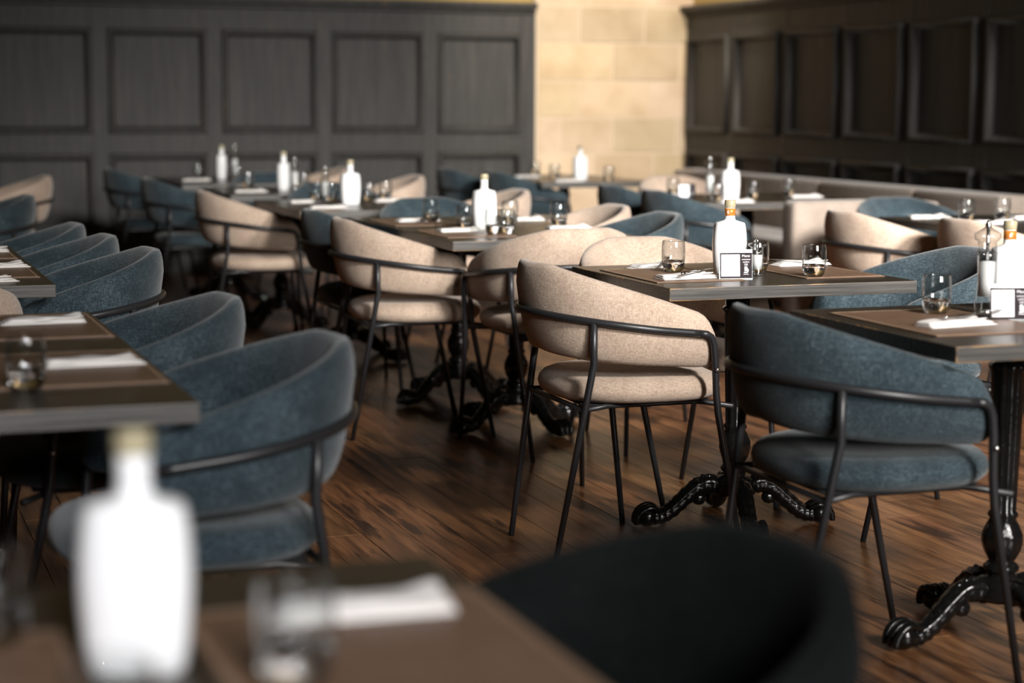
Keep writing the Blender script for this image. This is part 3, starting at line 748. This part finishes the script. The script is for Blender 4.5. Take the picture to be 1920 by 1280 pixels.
# table at the right edge
placemat(2.62, 4.09, 0, 'brown placemat under the blurred tumbler at the right edge table', 0.36, 0.52)
tumbler(2.70, 4.245, 'large blurred tumbler at the right edge table', True)
napkin(2.60, 4.00, 8, 'big blurred napkin with a raised fold at the right edge table')
cutlery('fork', 2.66, 4.02, 20, 'fork lying on the big blurred napkin', 0.020)
mill(2.83, 4.215, 'tall', 'tall clear salt mill beside the right edge bottle')
bottle(2.955, 4.30, 5, 'white bottle cut by the right picture edge', True)
menu(2.80, 4.07, -14, 'blurred menu stand in front of the bottle at the right edge')
# clustered tumblers tables
placemat(2.47, 7.45, 0, 'placemat under the napkin nearest the worn near corner')
placemat(2.47, 8.2, 0, 'placemat under the far left napkin of the clustered tumblers table')
tumbler(2.56, 8.22, 'tall looking tumbler beside the napkin with the raised spoon', True)
tumbler(2.55, 7.70, 'tumbler left of the bright bottle, warm glints in it')
tumbler(2.57, 7.38, 'frontmost tumbler of the cluster beside the bright bottle', True)
tumbler(2.63, 7.40, 'tumbler squeezed behind the frontmost clustered one')
tumbler(2.88, 8.05, 'tumbler just right of the bright bottle')
tumbler(3.02, 7.80, 'tumbler with orange glint right of the bright bottle')
bottle(2.63, 7.68, 10, 'bright white bottle among the clustered tumblers')
napkin(2.50, 8.24, 4, 'napkin with a raised spoon shape on the clustered tumblers table'); cutlery('knife', 2.57, 8.20, 30, 'knife sticking up from the far left napkin', 0.021, -8)
napkin(2.48, 7.55, 8, 'napkin left of the clustered tumblers')
napkin(3.00, 8.22, 0, 'napkin between the bottle and the tumbler with orange glint', False)
napkin(3.00, 7.62, 0, 'napkin right of the tumbler with orange glint, above the domed chair', False)
# bottle with greenish cap
tumbler(2.58, 10.12, 'bokeh tumbler left of the greenish capped bottle')
tumbler(2.78, 10.08, 'bokeh tumbler right of the greenish capped bottle')
tumbler(2.91, 10.20, 'bokeh tumbler in front of the beige chair against the panelling')
tumbler(2.52, 10.22, 'faint tumbler at the far edge of the greenish capped bottle table')
bottle(2.565, 9.66, 6, 'white bottle with a greenish cap, third along the row')
mill(2.48, 9.86, 'mid', 'dim mill behind the greenish capped bottle')
napkin(2.38, 9.42, 4, 'napkin on the near corner of the greenish capped bottle table', False)
napkin(2.40, 9.98, 18, 'crumpled napkin left of the greenish capped bottle', False)
napkin(2.88, 9.98, 0, 'napkin under the bokeh tumbler by the beige chair', False)
# thin mill pair
bottle(2.585, 11.3, 62, 'narrow looking white bottle turned edge on beside a mill')
mill(2.66, 11.32, 'mid', 'mill paired with the narrow looking bottle')
tumbler(2.66, 11.62, 'bright dot tumbler right of the narrow looking bottle')
tumbler(2.78, 11.60, 'second bright dot tumbler right of the narrow looking bottle')
tumbler(2.45, 11.7, 'tumbler with stacked bright dots before the panelling')
napkin(2.36, 11.2, 4, 'napkin left of the narrow looking bottle', False)
# farthest table of the row
bottle(2.54, 13.0, 70, 'farthest shaded bottle with a brown side')
mill(2.64, 13.05, 'tall', 'farthest tall mill beside the shaded bottle')
tumbler(2.42, 13.25, 'farthest tumbler on the row, one bright dot')
tumbler(2.62, 12.85, 'tumbler in front of the farthest mill')
napkin(2.33, 12.85, 2, 'farthest napkin of the row, grey in shade', False)
# left tables
placemat(0.44, 3.92, 0, 'brown placemat under the long blurred napkin beside the tumbler', 0.34, 0.50)
placemat(0.44, 4.68, 0, 'brown placemat under the farther blurred napkin', 0.34, 0.50)
tumbler(0.335, 3.66, 'large blurred tumbler left of the long blurred napkin', True)
tumbler(0.235, 4.45, 'tumbler cut by the picture edge behind the blurred tumbler')
napkin(0.50, 3.955, 2, 'long blurred napkin right of the left tumbler')
napkin(0.475, 4.74, 2, 'farther blurred napkin on the joined left table')
placemat(0.44, 6.22, 0, 'brown placemat near the sharp worn corner', 0.32, 0.46)
placemat(0.44, 6.95, 0, 'brown placemat at the far end of the worn corner table', 0.32, 0.46)
napkin(0.50, 6.36, 4, 'sharp napkin near the worn corner'); napkin(0.49, 7.02, 2, 'sharp napkin farther from the worn corner')
napkin(0.42, 5.90, 10, 'bit of rounded white napkin at the picture edge above the worn edge', False)
# nearest table
placemat(0.50, 1.74, 0, 'nearest brown placemat, huge and blurred', 0.34, 0.48)
placemat(0.06, 1.72, 0, 'placemat beside the nearest bottle, in the corner of the picture', 0.30, 0.48)
bottle(0.262, 1.80, -14, 'huge blurred white bottle closest to the camera')
napkin(0.515, 1.925, -2, 'huge blurred cream napkin on the nearest placemat')
tumbler(0.395, 1.70, 'very blurred tumbler between the nearest bottle and placemat', True)
tumbler(0.135, 1.93, 'dark blurred tumbler at the left edge of the nearest table', True)
tumbler(0.195, 1.50, 'tumbler with a bright rim low in front of the nearest bottle')
# right tables
tumbler(4.98, 7.60, 'clear tumbler before the wall bench end, nearer the open blue chair')
tumbler(5.19, 7.62, 'clear tumbler against the black end of the panelling')
napkin(4.93, 7.84, -8, 'crumpled napkin in front of the arching blue back', False)
napkin(4.99, 7.40, -4, 'napkin between the sunlit chairs and the salt mill top', False); cutlery('knife', 5.05, 7.42, 30, 'knife on the napkin behind the sunlit beige chair', 0.018, -6)
napkin(5.36, 7.66, 10, 'napkin at the right picture edge beyond the two tumblers', False)
bottle(4.705, 9.52, 8, 'white bottle beside mills on the bench table')
mill(4.62, 9.60, 'tall', 'tall clear mill left of the bench table bottle')
tumbler(4.60, 9.46, 'tumbler in front of the bench table mill')
menu(4.56, 9.78, -5, 'small blurred menu stand on the bench table')
tumbler(4.95, 9.72, 'bokeh tumbler right of the bench table bottle'); tumbler(5.30, 9.95, 'bokeh tumbler in front of the wall bench cushion')
tumbler(4.66, 10.18, 'bokeh tumbler in front of the dark panelling corner')
napkin(4.66, 9.36, 0, 'long napkin on the near edge of the bench table', False); napkin(5.30, 9.74, 0, 'napkin above the squat bench back', False); napkin(4.60, 10.12, -10, 'napkin left of the small blurred menu stand', False)
bottle(4.92, 12.3, 12, 'white bottle against the stone wall')
tumbler(4.85, 12.62, 'bokeh tumbler left of the bottle by the stone wall'); tumbler(5.05, 12.1, 'bokeh tumbler right of the bottle by the stone wall'); tumbler(4.92, 13.2, 'bokeh tumbler at the edge of panelling and stone')
napkin(4.76, 12.12, 0, 'napkin left of the stone wall bottle', False); napkin(4.72, 12.85, 0, 'napkin under the bokeh tumbler by the panelling edge', False)
